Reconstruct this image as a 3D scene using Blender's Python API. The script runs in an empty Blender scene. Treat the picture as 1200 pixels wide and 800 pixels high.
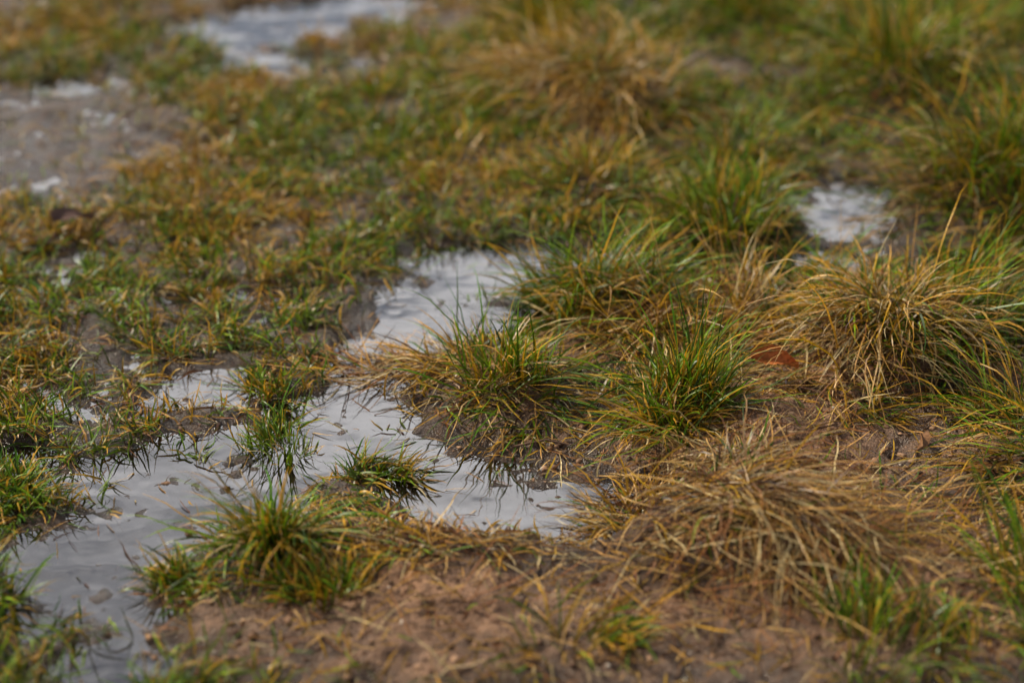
import bpy, math, numpy as np
from mathutils import Vector
rng = np.random.default_rng(7)
sc = bpy.context.scene

# ------------------------------------------------------------ noise / terrain
def _h(xi, yi, seed):
    h = (xi.astype(np.int64)*374761393 + yi.astype(np.int64)*668265263 + seed*97471117) & 0xffffffff
    h = ((h ^ (h >> 13))*1274126177) & 0xffffffff
    h = ((h ^ (h >> 16))*2246822519) & 0xffffffff
    return ((h ^ (h >> 15)) & 0xffffff)/float(0xffffff)
def vn(x, y, seed=0):
    xf = np.floor(x); yf = np.floor(y); fx = x-xf; fy = y-yf
    fx = fx*fx*(3-2*fx); fy = fy*fy*(3-2*fy)
    a = _h(xf, yf, seed); b = _h(xf+1, yf, seed); c = _h(xf, yf+1, seed); d = _h(xf+1, yf+1, seed)
    return (a*(1-fx)+b*fx)*(1-fy)+(c*(1-fx)+d*fx)*fy
def fbm(x, y, f, seed=0, octv=3):
    s = 0; amp = 1; tot = 0
    for i in range(octv):
        ca, sa = math.cos(.6*i+.3), math.sin(.6*i+.3)
        s = s+amp*vn((x*ca-y*sa)*f+17.3*i, (x*sa+y*ca)*f-9.1*i, seed+i); tot += amp; amp *= .5; f *= 2.07
    return s/tot*2-1
def sst(a, b, x):
    t = np.clip((x-a)/(b-a), 0, 1); return t*t*(3-2*t)

PUD = [(-.46,2.25,.12,.09),(-.36,2.36,.14,.10),(-.27,2.46,.14,.09),(-.20,2.55,.10,.08),(-.36,2.62,.07,.06),(-.18,2.64,.07,.07),
 (-.17,2.47,.10,.07),(-.44,2.15,.09,.09),(-.41,2.04,.07,.06),(-.04,2.33,.11,.065),(.07,2.32,.11,.06),(-.10,2.40,.10,.06),
 (-.13,2.82,.08,.12),(-.05,2.95,.12,.085),(.06,2.97,.12,.08),(-.04,2.80,.09,.06),(.18,2.99,.12,.065),
 (-.18,2.72,.05,.05),(.47,3.15,.08,.12),(.40,2.98,.08,.05),(-.39,3.92,.16,.13),(-.41,3.77,.07,.05),
 (-.25,4.04,.11,.09),(-.72,3.64,.05,.03),(-.585,2.44,.05,.03),(.56,2.59,.06,.025),(.66,2.90,.05,.05),
 (-1.3,2.9,.2,.25),(1.2,3.4,.2,.2),(.9,4.9,.3,.3),(-.9,5.2,.4,.3),(1.1,2.3,.12,.1),(-1.0,2.0,.15,.1)]
WMUD = [(-.67,3.62,.22,.12),(-.70,3.38,.20,.20),(-.3,3.7,.1,.1),(.02,2.43,.10,.06),(.5,2.95,.2,.07),(.25,3.3,.15,.08),(.1,2.36,.07,.05),(-.5,2.6,.15,.1),(-.35,2.85,.12,.08),(-.6,2.95,.14,.08),(-.35,2.0,.16,.06),(.15,2.62,.05,.04)]
MUD = [(.30,2.455,.20,.10),(.06,2.44,.13,.10),(.47,2.17,.20,.12),(-.07,2.08,.27,.085),(-.26,2.07,.12,.07),
 (.19,2.04,.16,.08),(.42,2.53,.12,.10),(-.68,3.42,.17,.20),(.107,2.70,.07,.07),(.34,3.68,.07,.05),(-.18,2.67,.06,.045),(.32,2.62,.09,.07),(.62,2.6,.08,.05),(.38,2.06,.2,.05)]
HUM = [(.475,2.70,.115,.070),(.25,2.25,.14,.070),(.195,2.53,.07,.025),(0,2.60,.07,.018),(.12,2.82,.07,.028),
 (.31,3.05,.09,.025),(.62,2.42,.09,.025),(.30,2.46,.12,.032),(-.25,2.23,.06,.018),(-.10,2.20,.10,.012),(.11,3.60,.17,.05),
 (.62,3.6,.16,.05),(.70,3.2,.14,.045),(.12,3.22,.10,.02),(.23,2.76,.10,.028),(.06,3.9,.15,.02),(-.1,2.08,.2,.012),(.45,2.15,.15,.018)]

def ell(x, y, L, pert):
    m = np.full(x.shape, 9.0)
    for (cx, cy, rx, ry) in L:
        m = np.minimum(m, np.sqrt(((x-cx)/rx)**2+((y-cy)/ry)**2))
    return m+pert
def fields(x, y):
    n6 = fbm(x, y, 7, 3, 3); n20 = fbm(x, y, 22, 11, 3)
    p = 1-sst(.62, 1.50, ell(x, y, PUD, .40*n6+.42*n20))
    m = 1-sst(.75, 1.35, ell(x, y, MUD, .35*n6+.15*n20))
    return p, m
def H(x, y):
    p, m = fields(x, y)
    n25 = fbm(x, y, 28, 31, 3); n90 = fbm(x, y, 95, 41, 3)
    far = np.clip((np.hypot(x, y-3)-6)/40, 0, 1)
    h = .0092+.005*fbm(x, y, 2.5, 21, 2)+.008*fbm(x, y, 9, 25, 3)+.0065*n25+.0024*n90
    wm = 1-sst(.6, 1.4, ell(x, y, WMUD, .4*n25))
    h = h*(1-wm)+wm*(.0016+.0045*n25+.0022*n90)
    for (cx, cy, r, hh) in HUM:
        r2 = ((x-cx)**2+(y-cy)**2)/(r*r)
        h = h+hh*np.exp(-r2*1.3)*(1-.8*p)
    cl = fbm(x, y, 45, 55, 3)
    h = h+m*(.0070*np.abs(cl)+.0038*fbm(x, y, 120, 57, 2))*(1-.75*wm*(y > 3.1))
    pud = -.0044+.0060*fbm(x, y, 17, 61, 3)+.0064*fbm(x, y, 62, 63, 4)
    h = h*(1-p)+pud*p
    return h+far*.6*fbm(x, y, .05, 71, 2)

RX0, RX1, RY0, RY1, RS = -2.6, 2.6, .6, 7.6, .005
gx = np.arange(RX0, RX1, RS); gy = np.arange(RY0, RY1, RS)
RG = H(*np.meshgrid(gx, gy))
def look(x, y):
    fx = np.clip((x-RX0)/RS, 0, len(gx)-2.001); fy = np.clip((y-RY0)/RS, 0, len(gy)-2.001)
    i = fx.astype(int); j = fy.astype(int); fx = fx-i; fy = fy-j
    return (RG[j, i]*(1-fx)+RG[j, i+1]*fx)*(1-fy)+(RG[j+1, i]*(1-fx)+RG[j+1, i+1]*fx)*fy

# ------------------------------------------------------------ mesh helpers
def mk(name, V, F, k, cols=None, mat=None, smooth=True):
    me = bpy.data.meshes.new(name)
    me.vertices.add(len(V)); me.vertices.foreach_set("co", np.ascontiguousarray(V, dtype=np.float32).ravel())
    F = np.ascontiguousarray(F, dtype=np.int32); n = len(F)
    me.loops.add(n*k); me.loops.foreach_set("vertex_index", F.ravel())
    me.polygons.add(n); me.polygons.foreach_set("loop_start", np.arange(n, dtype=np.int32)*k)
    me.polygons.foreach_set("loop_total", np.full(n, k, dtype=np.int32))
    me.update(calc_edges=True)
    if smooth: me.polygons.foreach_set("use_smooth", np.ones(n, dtype=bool))
    if cols is not None:
        for nm, c in cols.items():
            a = me.color_attributes.new(nm, 'FLOAT_COLOR', 'POINT')
            a.data.foreach_set("color", np.ascontiguousarray(c, dtype=np.float32).ravel())
    if mat: me.materials.append(mat)
    me.validate()
    o = bpy.data.objects.new(name, me); sc.collection.objects.link(o); return o

def newmat(name):
    m = bpy.data.materials.new(name); m.use_nodes = True
    nt = m.node_tree; nt.nodes.clear(); return m, nt, nt.nodes, nt.links
def N(nt, t, **kw):
    n = nt.nodes.new(t)
    for k_, v in kw.items():
        if k_ in n.inputs.keys(): n.inputs[k_].default_value = v
        else: setattr(n, k_, v)
    return n

# ------------------------------------------------------------ materials
soil, nt, nd, lk = newmat("wet_soil")
out = N(nt, 'ShaderNodeOutputMaterial'); bs = N(nt, 'ShaderNodeBsdfPrincipled')
geo = N(nt, 'ShaderNodeNewGeometry'); sep = N(nt, 'ShaderNodeSeparateXYZ'); lk.new(geo.outputs['Position'], sep.inputs[0])
wet = N(nt, 'ShaderNodeMapRange'); lk.new(sep.outputs[2], wet.inputs[0])
wet.inputs[1].default_value = .002; wet.inputs[2].default_value = .032; wet.inputs[3].default_value = 0; wet.inputs[4].default_value = 1
vc = N(nt, 'ShaderNodeVertexColor', layer_name="mask"); vs = N(nt, 'ShaderNodeSeparateColor'); lk.new(vc.outputs[0], vs.inputs[0])
n1 = N(nt, 'ShaderNodeTexNoise', Scale=26.0, Detail=8.0, Roughness=.65); lk.new(geo.outputs['Position'], n1.inputs['Vector'])
n2 = N(nt, 'ShaderNodeTexNoise', Scale=420.0, Detail=5.0, Roughness=.75); lk.new(geo.outputs['Position'], n2.inputs['Vector'])
n3 = N(nt, 'ShaderNodeTexVoronoi', Scale=330.0); lk.new(geo.outputs['Position'], n3.inputs['Vector'])
r1 = N(nt, 'ShaderNodeValToRGB'); lk.new(n1.outputs[0], r1.inputs[0])
r1.color_ramp.elements[0].position = .3; r1.color_ramp.elements[0].color = (.090, .042, .021, 1)
r1.color_ramp.elements[1].position = .72; r1.color_ramp.elements[1].color = (.47, .265, .15, 1)
dk = N(nt, 'ShaderNodeValToRGB'); lk.new(n1.outputs[0], dk.inputs[0])  # damp soil under grass, darkened further as painted shade in the gaps
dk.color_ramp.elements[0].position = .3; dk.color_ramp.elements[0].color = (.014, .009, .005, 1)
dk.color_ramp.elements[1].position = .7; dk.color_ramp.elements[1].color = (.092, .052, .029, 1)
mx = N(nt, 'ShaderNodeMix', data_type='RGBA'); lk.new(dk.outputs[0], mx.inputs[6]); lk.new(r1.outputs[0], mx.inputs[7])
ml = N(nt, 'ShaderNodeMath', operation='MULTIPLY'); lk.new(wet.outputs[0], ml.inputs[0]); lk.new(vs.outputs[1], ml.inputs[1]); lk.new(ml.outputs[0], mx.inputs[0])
gr = N(nt, 'ShaderNodeValToRGB'); lk.new(n2.outputs[0], gr.inputs[0])
gr.color_ramp.elements[0].position = .33; gr.color_ramp.elements[0].color = (.38, .36, .35, 1)
gr.color_ramp.elements[1].position = .68; gr.color_ramp.elements[1].color = (1.5, 1.5, 1.5, 1)
m2 = N(nt, 'ShaderNodeMix', data_type='RGBA', blend_type='MULTIPLY'); m2.inputs[0].default_value = 1
lk.new(mx.outputs[2], m2.inputs[6]); lk.new(gr.outputs[0], m2.inputs[7]); lk.new(m2.outputs[2], bs.inputs['Base Color'])
rr = N(nt, 'ShaderNodeMapRange'); lk.new(wet.outputs[0], rr.inputs[0]); rr.inputs[2].default_value = .7; rr.inputs[3].default_value = .13; rr.inputs[4].default_value = .65
lk.new(rr.outputs[0], bs.inputs['Roughness'])
rs = N(nt, 'ShaderNodeMapRange'); lk.new(wet.outputs[0], rs.inputs[0]); rs.inputs[3].default_value = .65; rs.inputs[4].default_value = .25; lk.new(rs.outputs[0], bs.inputs['Specular IOR Level'])
ad = N(nt, 'ShaderNodeMath', operation='ADD'); lk.new(n2.outputs[0], ad.inputs[0]); lk.new(n3.outputs[0], ad.inputs[1])
bp = N(nt, 'ShaderNodeBump', Strength=.8, Distance=.003); lk.new(ad.outputs[0], bp.inputs['Height']); lk.new(bp.outputs[0], bs.inputs['Normal'])
lk.new(bs.outputs[0], out.inputs[0])

wat, nt, nd, lk = newmat("muddy_water")
out = N(nt, 'ShaderNodeOutputMaterial'); geo = N(nt, 'ShaderNodeNewGeometry')
gl = N(nt, 'ShaderNodeBsdfGlossy', Color=(1, 1, 1, 1), Roughness=.006)
tr = N(nt, 'ShaderNodeBsdfTransparent', Color=(.74, .64, .52, 1)); df = N(nt, 'ShaderNodeBsdfDiffuse', Color=(.11, .078, .055, 1))
m1 = N(nt, 'ShaderNodeMixShader'); m1.inputs[0].default_value = .08; lk.new(tr.outputs[0], m1.inputs[1]); lk.new(df.outputs[0], m1.inputs[2])
nw = N(nt, 'ShaderNodeTexNoise', Scale=13.0, Detail=2.0, Roughness=.4); lk.new(geo.outputs['Position'], nw.inputs['Vector'])
bp = N(nt, 'ShaderNodeBump', Strength=.30, Distance=.006); lk.new(nw.outputs[0], bp.inputs['Height']); lk.new(bp.outputs[0], gl.inputs['Normal'])
fr = N(nt, 'ShaderNodeFresnel', IOR=1.75); lk.new(bp.outputs[0], fr.inputs['Normal'])
m2 = N(nt, 'ShaderNodeMixShader'); lk.new(fr.outputs[0], m2.inputs[0]); lk.new(m1.outputs[0], m2.inputs[1]); lk.new(gl.outputs[0], m2.inputs[2])
lk.new(m2.outputs[0], out.inputs[0])

def blade_mat(name, transl=.35, rough=.42, spec=.2):
    m, nt, nd, lk = newmat(name)
    out = N(nt, 'ShaderNodeOutputMaterial'); vc = N(nt, 'ShaderNodeVertexColor', layer_name="col")
    geo = N(nt, 'ShaderNodeNewGeometry')
    nn = N(nt, 'ShaderNodeTexNoise', Scale=260.0, Detail=1.0); lk.new(geo.outputs['Position'], nn.inputs['Vector'])
    mr = N(nt, 'ShaderNodeMapRange'); lk.new(nn.outputs[0], mr.inputs[0]); mr.inputs[1].default_value = .3; mr.inputs[2].default_value = .7; mr.inputs[3].default_value = .65; mr.inputs[4].default_value = 1.3
    vm = N(nt, 'ShaderNodeVectorMath', operation='SCALE'); lk.new(vc.outputs[0], vm.inputs[0]); lk.new(mr.outputs[0], vm.inputs['Scale'])
    bs = N(nt, 'ShaderNodeBsdfPrincipled', Roughness=rough); lk.new(vm.outputs[0], bs.inputs['Base Color'])
    bs.inputs['Specular IOR Level'].default_value = spec
    if transl > 0:
        tl = N(nt, 'ShaderNodeBsdfTranslucent'); lk.new(vm.outputs[0], tl.inputs[0])
        mi = N(nt, 'ShaderNodeMixShader'); mi.inputs[0].default_value = transl
        lk.new(bs.outputs[0], mi.inputs[1]); lk.new(tl.outputs[0], mi.inputs[2]); lk.new(mi.outputs[0], out.inputs[0])
    else: lk.new(bs.outputs[0], out.inputs[0])
    return m
gmat = blade_mat("grass_blade", .30, .34, .2); lmat = blade_mat("straw_litter", .10, .6, .1)

# ------------------------------------------------------------ ground sheet
def axis(lo, hi, st, far):
    c = list(np.arange(lo, hi+st/2, st)); a = []; d = st; v = hi
    while v < far: d *= 1.16; v += d; a.append(v)
    b = []; d = st; v = lo
    while v > -far: d *= 1.16; v -= d; b.append(v)
    return np.array(b[::-1]+c+a)
ax = axis(-1.15, 1.15, .0036, 250); ay = axis(1.75, 4.5, .0044, 250)
X, Y = np.meshgrid(ax, ay); Z = H(X, Y); p_, m_ = fields(X, Y)
nx, ny = len(ax), len(ay); idx = np.arange(nx*ny).reshape(ny, nx)
F = np.stack([idx[:-1, :-1], idx[:-1, 1:], idx[1:, 1:], idx[1:, :-1]], -1).reshape(-1, 4)
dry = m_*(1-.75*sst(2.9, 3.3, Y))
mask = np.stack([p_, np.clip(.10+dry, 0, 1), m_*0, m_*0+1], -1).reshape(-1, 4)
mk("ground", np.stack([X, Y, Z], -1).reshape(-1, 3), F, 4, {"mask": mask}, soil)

wx = np.linspace(-2.5, 2.5, 3); wy = np.linspace(.7, 7.5, 3)
WX, WY = np.meshgrid(wx, wy); wi = np.arange(9).reshape(3, 3)
mk("puddle_water", np.stack([WX, WY, WX*0], -1).reshape(-1, 3), np.stack([wi[:-1, :-1], wi[:-1, 1:], wi[1:, 1:], wi[1:, :-1]], -1).reshape(-1, 4), 4, None, wat)

# ------------------------------------------------------------ blades
def blades(x, y, az, L, lean, bend, W, cA, cB, drift=.15, seg=6, z0=-.002, clear=.0015, roll=.5):
    n = len(x); P = np.zeros((n, seg+1, 3)); z = look(x, y)+z0
    P[:, 0] = np.stack([x, y, z], -1); a = az.copy(); th = lean.copy()
    for s in range(seg):
        d = np.stack([np.sin(th)*np.cos(a), np.sin(th)*np.sin(a), np.cos(th)], -1)
        P[:, s+1] = P[:, s]+d*(L/seg)[:, None]
        g = look(P[:, s+1, 0], P[:, s+1, 1])+clear*(1+3*rng.random(n)); g = np.maximum(g, .001)
        P[:, s+1, 2] = np.maximum(P[:, s+1, 2], g)
        th = np.clip(th+bend/seg*(.5+s/seg)+rng.normal(0, .5, n)*drift, 0, 2.6); a = a+rng.normal(0, 1, n)*drift
    pr = np.stack([-np.sin(az), np.cos(az), az*0], -1); up = np.array([0, 0, 1.])
    ro = rng.normal(0, roll, n)
    wv = pr*np.cos(ro)[:, None]+up*np.sin(ro)[:, None]
    t = np.linspace(0, 1, seg+1); wp = np.interp(t, [0, .3, .7, 1], [.75, 1, .72, .04])
    V = np.zeros((n, seg+1, 2, 3))
    for s in range(seg+1):
        o = wv*(W*wp[s]*.5)[:, None]
        V[:, s, 0] = P[:, s]-o; V[:, s, 1] = P[:, s]+o
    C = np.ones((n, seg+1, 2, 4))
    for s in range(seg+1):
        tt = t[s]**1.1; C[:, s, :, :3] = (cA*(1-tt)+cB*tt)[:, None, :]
    ii = np.arange(n*(seg+1)*2).reshape(n, seg+1, 2)
    F = np.stack([ii[:, :-1, 0], ii[:, :-1, 1], ii[:, 1:, 1], ii[:, 1:, 0]], -1).reshape(-1, 4)
    return V.reshape(-1, 3), F, C.reshape(-1, 4)
def join(parts):
    V = []; F = []; C = []; o = 0
    for v, f, c in parts: V.append(v); F.append(f+o); C.append(c); o += len(v)
    return np.concatenate(V), np.concatenate(F), np.concatenate(C)

GREEN = np.array([[.180,.375,.008],[.095,.270,.008],[.35,.57,.020],[.034,.120,.006]])
GOLD = np.array([[.86,.46,.020],[.66,.38,.015],[.94,.48,.045]])
STRAW = np.array([[.96,.59,.20],[.86,.45,.12],[.98,.75,.36]])
BROWN = np.array([[.38,.140,.042],[.14,.055,.022],[.56,.24,.075]])
def pick(pal, n):
    c = pal[rng.integers(0, len(pal), n)]
    return c*rng.uniform(.34, 1.05, (n, 1))
def colors(n, w):
    w = w/w.sum(1, keepdims=True); c = np.cumsum(w, 1); u = rng.random((n, 1)); k = (u > c).sum(1).clip(0, 3)
    tab = [pick(GREEN, n), pick(GOLD, n), pick(STRAW, n), pick(BROWN, n)]
    cb = np.choose(k[:, None], tab)
    ca = cb*.34  # roots darkened: natural root tone plus shade put into the blade colour
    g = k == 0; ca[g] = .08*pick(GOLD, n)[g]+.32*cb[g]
    dry = g & (rng.random(n) < .18); cb2 = pick(GOLD, n); cb[dry] = cb2[dry]
    return ca, cb, k

def carpet(n, x0, x1, y0, y1, excl=None):
    x = rng.uniform(x0, x1, n); y = rng.uniform(y0, y1, n)
    p, m = fields(x, y); h = look(x, y)
    cl = fbm(x, y, 26, 101, 3); cl2 = fbm(x, y, 7, 105, 2)
    front = (1-sst(2.30, 2.95, y))*sst(-.32, -.12, x)
    d = sst(-.32, .28, cl+.45*cl2)*.94+.06
    d = d*(1-.95*m)*(1-.86*front)*(1-sst(.40, .75, p))
    d = d*np.where(h < .0006, .12, 1)
    edge = (p > .12) & (p < .9) & (fbm(x, y, 14, 211, 2) > .22); d = np.where(edge, np.maximum(d, .26*(1-.7*front)), d)
    if excl is not None: d = d*~((x > excl[0]) & (x < excl[1]) & (y > excl[2]) & (y < excl[3]))
    k = rng.random(n) < d; x = x[k]; y = y[k]; front = front[k]; n = len(x)
    az = rng.uniform(0, 2*math.pi, n)*.75+(fbm(x, y, 10, 131, 2)*5)
    L = rng.uniform(.018, .056, n)*(1+.40*fbm(x, y, 5, 141, 2))
    lean = np.abs(rng.normal(1.0, .42, n)); bend = rng.uniform(.0, 1.5, n)
    W = rng.uniform(.0014, .0033, n)
    gz = fbm(x, y, 3.2, 151, 3)+.7*fbm(x, y, 14, 161, 2)+.14+.35*(1-sst(-.5, -.1, x))*(1-sst(2.3, 2.6, y))
    wg = sst(-.45, .40, gz); w = np.stack([wg*.95+.08, (1-wg)*.74+.06, .08+.18*(1-wg)+.3*front, .08+.16*(1-wg)+.25*front], -1)
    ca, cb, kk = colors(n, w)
    dead = kk >= 2; lean[dead] = rng.uniform(1.2, 1.6, dead.sum())
    return blades(x, y, az, L, lean, bend, W, ca, cb, drift=.26, seg=5)
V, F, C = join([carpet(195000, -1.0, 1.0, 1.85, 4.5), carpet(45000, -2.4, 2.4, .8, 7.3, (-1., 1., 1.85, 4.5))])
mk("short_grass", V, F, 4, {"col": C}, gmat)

def tuft(x, y, r, n, L, mix, lean=(.2, 1.2), bend=(.3, 1.6), W=(.0015, .0034), comb=None, drift=.13, asp=1., out=1.0):
    n = int(n*.9)
    rr = r*np.sqrt(rng.random(n)); an = rng.uniform(0, 2*math.pi, n)
    k = max(5, int(n/40)); cx = rng.normal(0, r*.60, k); cy = rng.normal(0, r*.60, k); ci = rng.integers(0, k, n)
    ca_ = rng.normal(0, .85, k); cl_ = rng.uniform(.5, 1.4, k); cn_ = rng.normal(0, .25, k)
    bx = .38*rr*np.cos(an)+.8*cx[ci]; by = (.38*rr*np.sin(an)+.8*cy[ci])*asp
    az = np.arctan2(by, bx)*1.0+rng.normal(0, out, n)*.6+ca_[ci]
    if comb is not None:
        sel = rng.random(n) < comb[1]; az[sel] = comb[0]+rng.normal(0, .45, sel.sum())
    dist = np.hypot(bx, by)/r
    le = np.abs(rng.uniform(*lean, n)*(.45+.7*np.clip(dist, 0, 1.3))+.05+cn_[ci]); be = rng.uniform(*bend, n)
    LL = L*rng.uniform(.4, 1.2, n)*cl_[ci]; WW = rng.uniform(*W, n)
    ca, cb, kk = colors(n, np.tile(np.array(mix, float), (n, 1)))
    dead = kk >= 2; le[dead] += .40; be[dead] += .5; WW[dead] *= .8; LL[dead] *= 1.12
    return blades(x+bx, y+by, az, LL, le, be, WW, ca, cb, drift=drift, seg=7)

D = math.radians
TUFTS = [
 [(.475,2.70,.13,1350,.135,(.06,.28,.56,.10),dict(lean=(.8,1.5),bend=(.8,2.0),W=(.0015,.0032),drift=.18)),
  (.56,2.77,.08,600,.11,(.86,.11,.03,0),dict(comb=(0.2,.5))), (.43,2.82,.10,360,.09,(.55,.27,.18,0),dict(lean=(.5,1.4))),
  (.50,2.60,.09,360,.06,(.48,.34,.14,.04),dict(lean=(.7,1.4)))],
 [(.205,2.52,.07,820,.115,(.82,.14,.04,0),dict(lean=(.3,1.3),bend=(.3,1.3),comb=(D(30),.25))),
  (.18,2.47,.06,260,.075,(.18,.45,.30,.07),dict(lean=(.8,1.4)))],
 [(-.01,2.60,.08,520,.10,(.70,.16,.12,.02),dict(lean=(.8,1.45),bend=(.3,1.1),comb=(D(-20),.2))),
  (-.07,2.63,.08,280,.11,(.04,.13,.50,.33),dict(lean=(1.2,1.55),comb=(D(190),.5)))],
 [(.11,2.83,.075,740,.105,(.82,.14,.04,0),dict(lean=(.3,1.3),comb=(D(20),.3))),(.13,2.77,.08,260,.08,(.05,.3,.45,.2),dict(lean=(.9,1.5)))],
 [(.31,3.06,.09,900,.10,(.82,.14,.04,0),dict(lean=(.3,1.3)))],
 [(.64,2.45,.09,750,.12,(.60,.15,.16,.09),dict(lean=(.5,1.4),comb=(D(170),.35))),(.62,2.36,.08,260,.11,(.1,.25,.45,.2),dict(lean=(.9,1.5)))],
 [(.24,2.27,.11,850,.13,(.01,.06,.60,.33),dict(lean=(1.0,1.6),bend=(.6,1.8),comb=(D(-20),.45),W=(.0012,.0028),drift=.16)),
  (.31,2.20,.08,440,.14,(.01,.04,.58,.37),dict(lean=(1.0,1.55),comb=(D(-75),.5),W=(.0012,.0026),drift=.16)),
  (.15,2.31,.06,180,.08,(.08,.25,.45,.22),dict(lean=(.9,1.5)))],
 [(-.26,2.24,.05,460,.09,(.74,.14,.10,.02),dict(lean=(.4,1.3),comb=(D(-110),.3))),(-.20,2.25,.06,320,.08,(.03,.10,.45,.42),dict(lean=(1.0,1.5)))],
 [(-.11,2.22,.08,300,.055,(.16,.28,.32,.24),dict(lean=(.9,1.5)))],
 [(-.26,2.46,.055,280,.06,(.87,.10,.03,0),dict(lean=(.1,1.2),W=(.0013,.0026)))],
 [(-.15,2.40,.055,240,.055,(.74,.13,.13,0),dict(lean=(.6,1.4),comb=(D(-30),.4)))],
 [(-.59,2.14,.08,800,.055,(.90,.08,.02,0),dict()),(-.65,2.25,.08,400,.055,(.87,.11,.02,0),dict())],
 [(-.355,2.18,.035,160,.05,(.8,.15,.05,0),dict())],
 [(-.19,2.12,.06,330,.06,(.54,.32,.11,.03),dict(lean=(.6,1.4)))],
 [(.11,3.60,.17,1500,.13,(.03,.24,.60,.13),dict(lean=(.7,1.5),drift=.18))],
 [(.12,3.21,.09,700,.09,(.32,.40,.20,.08),dict(lean=(.4,1.3)))],
 [(.60,3.60,.15,1300,.14,(.70,.14,.11,.05),dict())],
 [(.70,3.20,.13,1200,.14,(.64,.16,.13,.07),dict(comb=(D(200),.3)))],
 [(.76,3.85,.15,1000,.12,(.7,.2,.1,0),dict())],
 [(.06,3.90,.12,900,.10,(.72,.20,.08,0),dict())],
 [(.34,3.38,.12,700,.07,(.60,.22,.18,0),dict(lean=(.5,1.4)))],
 [(-.44,3.18,.16,900,.05,(.25,.60,.12,.03),dict(lean=(.8,1.5)))],
 [(-.69,3.98,.14,700,.06,(.35,.40,.1,.15),dict(lean=(.6,1.4)))],
 [(.36,2.03,.09,340,.08,(.76,.12,.12,0),dict())],
 [(.05,2.04,.07,240,.06,(.45,.30,.2,.05),dict(lean=(.5,1.4)))],
 [(.55,2.08,.08,340,.12,(.68,.14,.13,.05),dict(comb=(D(150),.4)))],
 [(-.57,2.37,.08,500,.045,(.88,.09,.03,0),dict(lean=(.6,1.5)))],
 [(.20,2.74,.09,400,.10,(.05,.20,.54,.21),dict(lean=(.9,1.5))),(.27,2.79,.07,260,.12,(.03,.16,.59,.22),dict(lean=(.4,1.3)))],
 [(-.30,2.61,.05,140,.045,(.7,.25,.05,0),dict(lean=(.5,1.4)))],
 [(-.10,3.35,.10,400,.05,(.40,.47,.1,.03),dict(lean=(.6,1.4)))],[(-.22,3.6,.12,500,.055,(.55,.38,.07,0),dict(lean=(.5,1.4)))],
 [(.42,3.95,.12,700,.10,(.7,.2,.1,0),dict())],[(-1.05,3.1,.12,600,.06,(.6,.3,.1,0),dict())],[(1.0,2.8,.12,800,.12,(.5,.3,.2,0),dict())],
 [(.95,2.2,.1,600,.1,(.6,.3,.1,0),dict())],[(1.1,3.9,.16,900,.13,(.6,.3,.1,0),dict())],[(.3,4.5,.18,900,.12,(.6,.3,.1,0),dict())],[(-.5,4.6,.18,700,.1,(.5,.4,.1,0),dict())],
]
for parts in TUFTS:
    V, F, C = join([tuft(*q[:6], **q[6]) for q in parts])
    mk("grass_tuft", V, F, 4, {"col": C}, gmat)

def stalks(n, x, y, r, L, az0):
    bx = x+rng.normal(0, r, n); by = y+rng.normal(0, r, n)
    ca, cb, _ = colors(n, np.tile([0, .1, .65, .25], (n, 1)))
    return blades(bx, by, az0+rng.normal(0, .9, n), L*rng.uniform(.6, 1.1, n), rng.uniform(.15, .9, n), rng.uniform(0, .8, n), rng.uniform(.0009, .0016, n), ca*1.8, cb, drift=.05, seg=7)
V, F, C = join([stalks(24, .20, 2.82, .04, .14, 2.6), stalks(26, .30, 2.78, .03, .16, 2.), stalks(14, .47, 2.75, .07, .13, 1.5), stalks(10, .2, 2.52, .03, .12, 2.8), stalks(12, .62, 2.5, .03, .14, 2.7), stalks(14, .1, 3.65, .1, .15, 1.5), stalks(10, .65, 3.3, .1, .15, 2)])
mk("dry_stalks", V, F, 4, {"col": C}, gmat)

def litter(n, x0, x1, y0, y1, Lr=(.008, .045)):
    x = rng.uniform(x0, x1, n); y = rng.uniform(y0, y1, n); h = look(x, y)
    k = (h > .0005) | (rng.random(n) < .14); x = x[k]; y = y[k]; n = len(x)
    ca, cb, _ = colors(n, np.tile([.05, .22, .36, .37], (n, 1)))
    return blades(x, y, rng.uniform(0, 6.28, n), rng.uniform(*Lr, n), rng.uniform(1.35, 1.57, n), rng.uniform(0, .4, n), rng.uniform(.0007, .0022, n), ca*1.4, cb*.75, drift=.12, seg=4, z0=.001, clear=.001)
def litg(n, x, y, sx, sy, az, Lr):
    bx = rng.normal(x, sx, n); by = rng.normal(y, sy, n)
    ca, cb, _ = colors(n, np.tile([.03, .12, .48, .37], (n, 1)))
    return blades(bx, by, az+rng.normal(0, .8, n), rng.uniform(*Lr, n), rng.uniform(1.1, 1.57, n), rng.uniform(0, .5, n), rng.uniform(.0009, .0022, n), ca*1.4, cb*.85, drift=.12, seg=6, z0=.001, clear=.0015)
V, F, C = join([litter(12000, -1.1, 1.1, 1.8, 4.4), litter(4000, -2.4, 2.4, .8, 7.2), litter(2000, -.4, .65, 1.95, 2.75),
    litg(300, -.14, 2.66, .07, .02, 2.9, (.04, .10)), litg(340, .28, 2.22, .10, .05, -.9, (.05, .15)), litg(200, -.10, 2.22, .1, .03, 2.9, (.03, .08)),
    litg(280, .22, 2.70, .08, .05, .3, (.03, .09)), litg(110, .05, 2.12, .16, .05, .3, (.03, .10)), litg(200, .5, 2.20, .09, .06, .0, (.05, .14)), litg(160, .40, 2.60, .1, .05, .0, (.03, .09)), litg(80, .3, 2.42, .1, .05, 1., (.03, .07))])
mk("dead_grass_litter", V, F, 4, {"col": C}, lmat)

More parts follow.
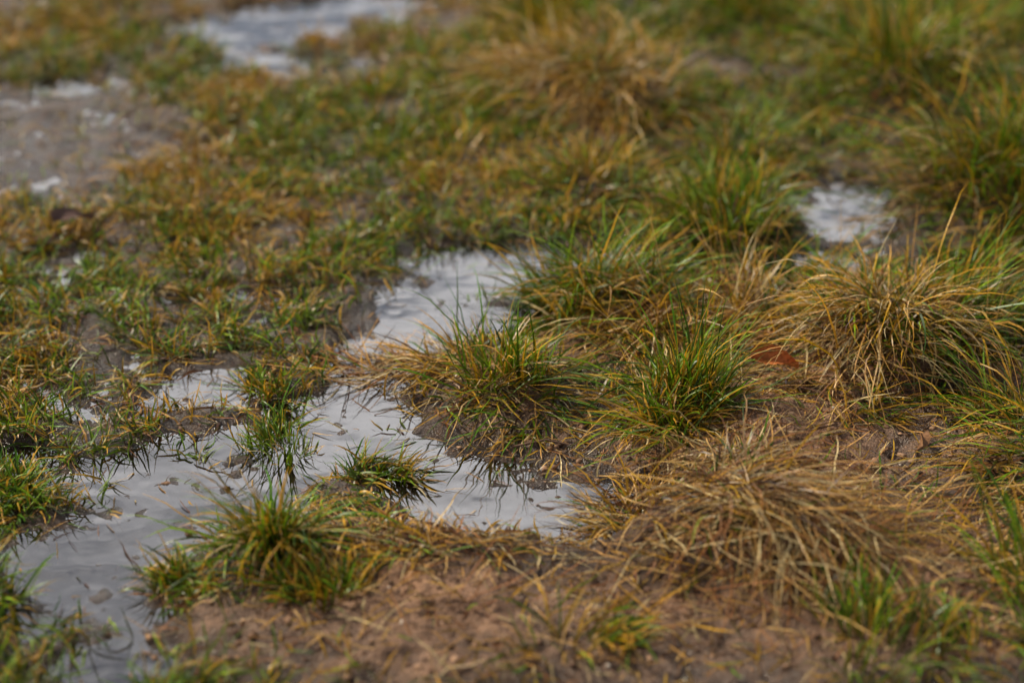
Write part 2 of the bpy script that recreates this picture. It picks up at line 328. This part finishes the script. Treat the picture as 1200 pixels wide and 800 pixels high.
# ------------------------------------------------------------ pebbles and soil crumbs
def ico():
    import bmesh
    bm = bmesh.new(); bmesh.ops.create_icosphere(bm, subdivisions=2, radius=1)
    v = np.array([q.co[:] for q in bm.verts]); f = np.array([[w.index for w in q.verts] for q in bm.faces]); bm.free(); return v, f
iv, jf = ico()
def lumps(name, n, rmin, rmax, cols, mat, bare, area):
    x = rng.uniform(area[0], area[1], n); y = rng.uniform(area[2], area[3], n); p, m = fields(x, y); h = look(x, y)
    k = rng.random(n) < np.where(h > .0, bare+(1-bare)*m, .04); x = x[k]; y = y[k]; h = h[k]; n = len(x)
    r = rmin*(rmax/rmin)**(rng.random(n)**2.2)
    dn = 1+.30*np.sin(iv[None, :, 0]*3+rng.random((n, 1))*9)*np.cos(iv[None, :, 1]*3.3+rng.random((n, 1))*9)+.10*rng.normal(size=(n, len(iv)))
    sc3 = rng.uniform(.65, 1.2, (n, 1, 3))*np.array([1, 1, .7])
    V = iv[None]*dn[..., None]*sc3*r[:, None, None]
    V[..., 0] += x[:, None]; V[..., 1] += y[:, None]; V[..., 2] += (h+r*.15)[:, None]
    F = jf[None]+(np.arange(n)*len(iv))[:, None, None]
    c = cols[rng.integers(0, len(cols), n)]*rng.uniform(.7, 1.2, (n, 1)); C = np.ones((n, len(iv), 4)); C[..., :3] = c[:, None]
    mk(name, V.reshape(-1, 3), F.reshape(-1, 3), 3, {"col": C.reshape(-1, 4)}, mat)
cm = blade_mat("crumb", 0.0, .7, .25)
lumps("soil_crumbs", 14000, .0009, .0055, np.array([[.22,.12,.065],[.10,.052,.03],[.33,.19,.105]]), cm, .12, (-1.0, 1.0, 1.85, 3.2))
lumps("pebbles", 900, .001, .004, np.array([[.48,.40,.32],[.36,.26,.19],[.6,.54,.46]]), cm, .12, (-1.0, 1.0, 1.85, 4.0))

# ------------------------------------------------------------ fallen leaves
def leaf(name, x, y, L, Wd, rz, tilt, col, curl, dz=.012):
    nu, nv = 17, 9; V = []; C = []
    for i in range(nu):
        t = i/(nu-1); w = Wd*math.sin(math.pi*min(1, t*.97+.015))**.75*(1-.25*t)*(1+.10*math.sin(i*2.4))
        for j in range(nv):
            s = j/(nv-1)*2-1; px = (t-.5)*L; py = s*w*.5
            pz = curl*(s*s)*Wd*.6+.10*L*math.sin(t*3.3+s)
            V.append((px, py, pz)); d = .65 if j == nv//2 else 1-.25*abs(math.sin(i*1.6+abs(s)*3))
            C.append((col[0]*d, col[1]*d, col[2]*d, 1))
    F = [[i*nv+j, i*nv+j+1, (i+1)*nv+j+1, (i+1)*nv+j] for i in range(nu-1) for j in range(nv-1)]
    o = mk(name, np.array(V), np.array(F), 4, {"col": np.array(C)}, lmat)
    o.location = (x, y, float(look(np.array([x]), np.array([y]))[0])+dz); o.rotation_euler = (tilt, .1, rz)
    return o
leaf("dead_leaf", .318, 2.60, .06, .032, D(-18), .5, (.46, .15, .045), .7, .022)
leaf("dead_leaf", -.61, 3.06, .06, .035, D(20), .1, (.14, .085, .07), .4, .02)
leaf("dead_leaf", .345, 2.12, .028, .014, D(10), .3, (.6, .5, .36), .4)
leaf("dead_leaf", .47, 2.44, .05, .018, D(75), .9, (.22, .11, .05), .6)

# ------------------------------------------------------------ twigs
def twig(pts, r0, col):
    V = []; C = []; k = 6
    pts = [Vector(p) for p in pts]
    for i, p in enumerate(pts):
        r = r0*(1-.65*i/(len(pts)-1))
        d = (pts[min(i+1, len(pts)-1)]-pts[max(i-1, 0)]).normalized(); a = d.cross(Vector((.3, .1, 1))).normalized(); b = d.cross(a)
        for j in range(k):
            t = j/k*6.283; V.append((p+a*math.cos(t)*r+b*math.sin(t)*r)[:]); C.append((*col, 1))
    F = [[i*k+j, i*k+(j+1) % k, (i+1)*k+(j+1) % k, (i+1)*k+j] for i in range(len(pts)-1) for j in range(k)]
    return mk("twig", np.array(V), np.array(F), 4, {"col": np.array(C)}, cm)
def gz(x, y, d=0): return (x, y, float(look(np.array([x]), np.array([y]))[0])+d)
twig([gz(.31, 3.0, 0), gz(.312, 3.0, .03), gz(.30, 3.0, .06), gz(.305, 3.0, .085)], .003, (.12, .06, .035))
twig([gz(.55, 2.66, .012), gz(.58, 2.665, .016), gz(.61, 2.67, .014), gz(.65, 2.69, .012)], .0022, (.32, .21, .14))
twig([gz(.0, 2.46, .004), gz(.04, 2.47, .008), gz(.07, 2.46, .007), gz(.11, 2.475, .005)], .0016, (.14, .08, .05))
twig([gz(.42, 2.55, .004), gz(.44, 2.53, .012), gz(.47, 2.53, .010), gz(.49, 2.50, .006)], .0018, (.12, .07, .045))

# ------------------------------------------------------------ light: hazy sky, broken cloud with a low glow added ahead to brighten puddle reflections, veiled sun
EL, ROT = math.radians(44), math.radians(-58)
w = bpy.data.worlds.new("World"); sc.world = w; w.use_nodes = True
nt = w.node_tree; nt.nodes.clear(); lk = nt.links
sky = nt.nodes.new('ShaderNodeTexSky'); sky.sky_type = 'NISHITA'; sky.sun_disc = False; sky.sun_elevation = EL; sky.sun_rotation = ROT
sky.air_density = 1.0; sky.dust_density = 2.0; sky.ozone_density = 1.0
tc = nt.nodes.new('ShaderNodeTexCoord'); cn = N(nt, 'ShaderNodeTexNoise', Scale=9.0, Detail=5.0, Roughness=.55); lk.new(tc.outputs['Generated'], cn.inputs['Vector'])
cr = nt.nodes.new('ShaderNodeValToRGB'); lk.new(cn.outputs[0], cr.inputs[0])
cr.color_ramp.elements[0].position = .38; cr.color_ramp.elements[0].color = (.12, .12, .12, 1)
cr.color_ramp.elements[1].position = .60; cr.color_ramp.elements[1].color = (1, 1, 1, 1)
dt = nt.nodes.new('ShaderNodeVectorMath'); dt.operation = 'DOT_PRODUCT'; lk.new(tc.outputs['Generated'], dt.inputs[0]); gv = Vector((-.05, .945, .32)).normalized(); dt.inputs[1].default_value = gv
gm = nt.nodes.new('ShaderNodeMapRange'); lk.new(dt.outputs['Value'], gm.inputs[0]); gm.interpolation_type = 'SMOOTHSTEP'
gm.inputs[1].default_value = .90; gm.inputs[2].default_value = 1.0; gm.inputs[3].default_value = 4.2; gm.inputs[4].default_value = 27.0
cc = nt.nodes.new('ShaderNodeVectorMath'); cc.operation = 'SCALE'; cc.inputs[0].default_value = (1.0, .985, 1.0); lk.new(gm.outputs[0], cc.inputs['Scale'])
cm2 = nt.nodes.new('ShaderNodeMix'); cm2.data_type = 'RGBA'; lk.new(cr.outputs[0], cm2.inputs[0]); lk.new(sky.outputs[0], cm2.inputs[6]); lk.new(cc.outputs[0], cm2.inputs[7])
bg = nt.nodes.new('ShaderNodeBackground'); bg.inputs[1].default_value = .13
wo = nt.nodes.new('ShaderNodeOutputWorld'); lk.new(cm2.outputs[2], bg.inputs[0]); lk.new(bg.outputs[0], wo.inputs[0])
sd = bpy.data.lights.new("sun", 'SUN'); sd.energy = 5.0; sd.angle = math.radians(4); sd.color = (1, .91, .74)
so = bpy.data.objects.new("sun", sd); sc.collection.objects.link(so)
dr = Vector((math.sin(ROT)*math.cos(EL), math.cos(ROT)*math.cos(EL), math.sin(EL)))
so.rotation_euler = dr.to_track_quat('Z', 'Y').to_euler()

# ------------------------------------------------------------ camera
cd = bpy.data.cameras.new("camera"); cam = bpy.data.objects.new("camera", cd); sc.collection.objects.link(cam); sc.camera = cam
cam.location = (0, 0, 1.4); cam.rotation_euler = (math.radians(63), 0, 0)
cd.lens = 85; cd.sensor_width = 36; cd.clip_start = .05; cd.clip_end = 1000
cd.dof.use_dof = True; cd.dof.focus_distance = 2.83; cd.dof.aperture_fstop = 2.2
sc.view_settings.view_transform = 'Standard'; sc.view_settings.look = 'None'; sc.view_settings.exposure = 0; sc.view_settings.gamma = 1
